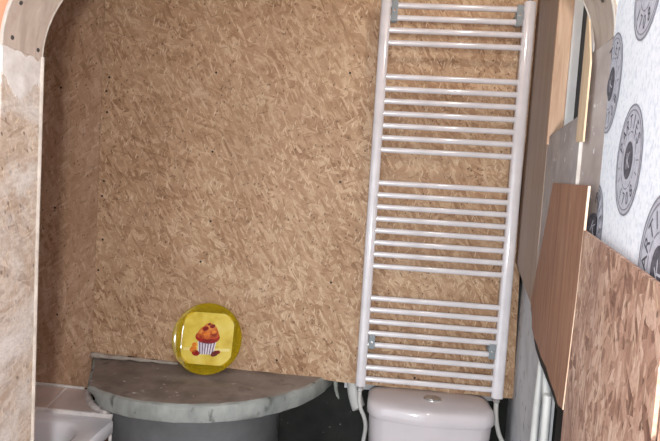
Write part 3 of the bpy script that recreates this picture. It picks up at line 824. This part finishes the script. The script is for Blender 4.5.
# wrapper with stripes, then the muffin top and fruit
flat('wrapper', [(-0.033, -0.012), (0.033, -0.008), (0.027, -0.054), (-0.026, -0.056)], 0.0056, P_WRP, pic)
for i in range(6):
    f = (i + 0.5) / 6; xt = -0.032 + 0.064 * f; xb = -0.025 + 0.050 * f
    flat('wrapper_stripe', [(xt - 0.0022, -0.012), (xt + 0.0022, -0.0115), (xb + 0.0018, -0.0545), (xb - 0.0018, -0.055)], 0.0063, P_STR, pic)
flat('muffin_top', ell(0.0, 0.006, 0.044, 0.024, 28) , 0.0063, P_RED, pic)
flat('muffin_dome', [(-0.041, 0.006), (-0.037, 0.020), (-0.028, 0.034), (-0.016, 0.043), (-0.008, 0.052), (0.004, 0.056), (0.016, 0.050), (0.028, 0.042), (0.037, 0.026), (0.042, 0.010), (0.028, 0.001), (0.0, -0.003), (-0.026, -0.001)], 0.0070, P_MUF, pic)
for cx, cy, rx, ry, mt in ((-0.010, 0.034, 0.011, 0.008, P_RED), (0.014, 0.044, 0.010, 0.007, P_RED), (0.022, 0.024, 0.009, 0.006, P_ORG), (-0.004, 0.016, 0.012, 0.005, P_ORG), (0.002, 0.050, 0.006, 0.004, P_DRK)):
    flat('fruit_piece', ell(cx, cy, rx, ry, 14, 0.3), 0.0077, mt, pic)
for cx, cy, rx, ry, mt, rt in ((-0.046, -0.040, 0.013, 0.010, P_ORG, 0.4), (-0.036, -0.052, 0.014, 0.010, P_RED, -0.2), (-0.043, -0.024, 0.009, 0.008, P_ORG, 0.0), (0.032, -0.050, 0.015, 0.009, P_DRK, 0.5), (0.044, -0.044, 0.007, 0.006, P_RED, 0.0)):
    flat('berry', ell(cx, cy, rx, ry, 16, rt), 0.0084, mt, pic)

# ------------------------------------------------------------------ tiled shelf and bathtub
sh = thing('tiled_shelf', 'pinkish tiled shelf with white grout between bathtub and strand board', 'shelf', (-1.4, 1.74, 0.60))
SO = Vector((-1.4, 1.74, 0.60))
# shelf body follows the slab on its right
body = [(-2.31, 1.839), (-2.31, 1.638), (-0.835, 1.638), (-0.815, 1.645), (-0.845, 1.668), (-0.895, 1.692), (-0.940, 1.730), (-0.975, 1.775), (-1.000, 1.836)]
link_mesh('grout_bed', local(prism(body, XY(0.60), 0.0, 0.0855, 0.001), SO), GROUT, sh)
def clip_curve(y):          # right limit of the tiles at depth y
    tab = ((1.645, -0.862), (1.68, -0.905), (1.71, -0.940), (1.75, -0.972), (1.80, -1.000), (1.84, -1.012))
    for (ya, xa), (yb, xb) in zip(tab, tab[1:]):
        if ya <= y <= yb: return xa + (xb - xa) * (y - ya) / (yb - ya)
    return tab[0][1] if y < 1.645 else tab[-1][1]
ys = [1.652, 1.68, 1.71, 1.75, 1.80, 1.828]
jf, jb = -1.055, -1.088                 # joint, front and back
pts = [(jf + 0.004, ys[0])] + [(clip_curve(y), y) for y in ys] + [(jb + 0.004, ys[-1])]
link_mesh('tile', local(prism(pts, XY(0.6855), 0.0, 0.0030, 0.0008), SO), TILE, sh)
for i in range(5):
    x1, x1b = jf - 0.004 - i * 0.25, jb - 0.004 - i * 0.25
    x0, x0b = max(x1 - 0.243, -2.305), max(x1b - 0.243, -2.305)
    if x1 < -2.28: break
    link_mesh('tile', local(prism([(x0, ys[0]), (x1, ys[0]), (x1b, ys[-1]), (x0b, ys[-1])], XY(0.6855), 0.0, 0.0030, 0.0008), SO), TILE, sh)
bm = tube(curve_pts([(-1.02, 1.832, 0.690), (-1.15, 1.834, 0.691), (-1.30, 1.834, 0.690), (-1.8, 1.834, 0.690), (-2.3, 1.834, 0.690)], 8), 0.0055, 8)
o = link_mesh('sealant_bead', local(bm, SO), GROUT, sh, True); o['label'] = 'white sealant bead against the wall'
bm = tube(curve_pts([(-0.998, 1.828, 0.690), (-0.972, 1.770, 0.692), (-0.935, 1.722, 0.694), (-0.892, 1.680, 0.694), (-0.836, 1.650, 0.692)], 8), [0.0095 + 0.002 * i / 32 + random.uniform(-0.0015, 0.003) for i in range(33)], 8)
o = link_mesh('sealant_bead', local(bm, SO), GROUT, sh, True); o['label'] = 'lumpy white sealant beside the slab'
bm = tube(curve_pts([(-0.815, 1.645, 0.687), (-0.95, 1.643, 0.688), (-1.2, 1.643, 0.688), (-1.7, 1.643, 0.688), (-2.3, 1.643, 0.688)], 8), 0.0065, 8)
o = link_mesh('sealant_bead', local(bm, SO), GROUT, sh, True); o['label'] = 'white sealant along the bathtub rim'

tub = thing('bathtub', 'white bathtub with a wooden end panel below the tiled shelf', 'bathtub', (-1.55, 1.30, 0.0))
BO = Vector((-1.55, 1.30, 0.0))
def rrect(x0, x1, y0, y1, r, z_, n=6):
    out = []
    for cx, cy, a0 in ((x1 - r, y1 - r, 0), (x0 + r, y1 - r, 90), (x0 + r, y0 + r, 180), (x1 - r, y0 + r, 270)):
        for i in range(n + 1):
            a = math.radians(a0 + 90 * i / n); out.append(Vector((cx + r * math.cos(a), cy + r * math.sin(a), z_)))
    return out
X0, X1, Y0, Y1 = -2.310, -0.802, 0.958, 1.636
rings = [rrect(X0 + .004, X1 - .004, Y0 + .004, Y1 - .002, 0.012, 0.635), rrect(X0, X1, Y0, Y1, 0.014, 0.640), rrect(X0, X1, Y0, Y1, 0.014, 0.676), rrect(X0 + .004, X1 - .004, Y0 + .004, Y1 - .001, 0.016, 0.682),
         rrect(X0 + .05, X1 - .055, Y0 + .05, Y1 - .045, 0.08, 0.681), rrect(X0 + .06, X1 - .068, Y0 + .06, Y1 - .056, 0.09, 0.672), rrect(X0 + .08, X1 - .10, Y0 + .075, Y1 - .072, 0.10, 0.55),
         rrect(X0 + .12, X1 - .16, Y0 + .10, Y1 - .10, 0.12, 0.34), rrect(X0 + .18, X1 - .22, Y0 + .14, Y1 - .14, 0.12, 0.29)]
bm = loft(rings, caps=False)
bm.faces.new([v for v in bm.verts][-len(rings[0]):])
auto_smooth(link_mesh('basin', local(bm, BO), ACRYL, tub), 50)
o = link_mesh('end_panel', local(box(-0.832, -0.818, 0.965, 1.630, 0.0, 0.634, 0.001), BO), BROWNPANEL, tub); o['label'] = 'brown wooden panel under the rim'
link_mesh('side_panel', local(box(-2.30, -0.834, 0.968, 0.982, 0.0, 0.634, 0.001), BO), BROWNPANEL, tub)
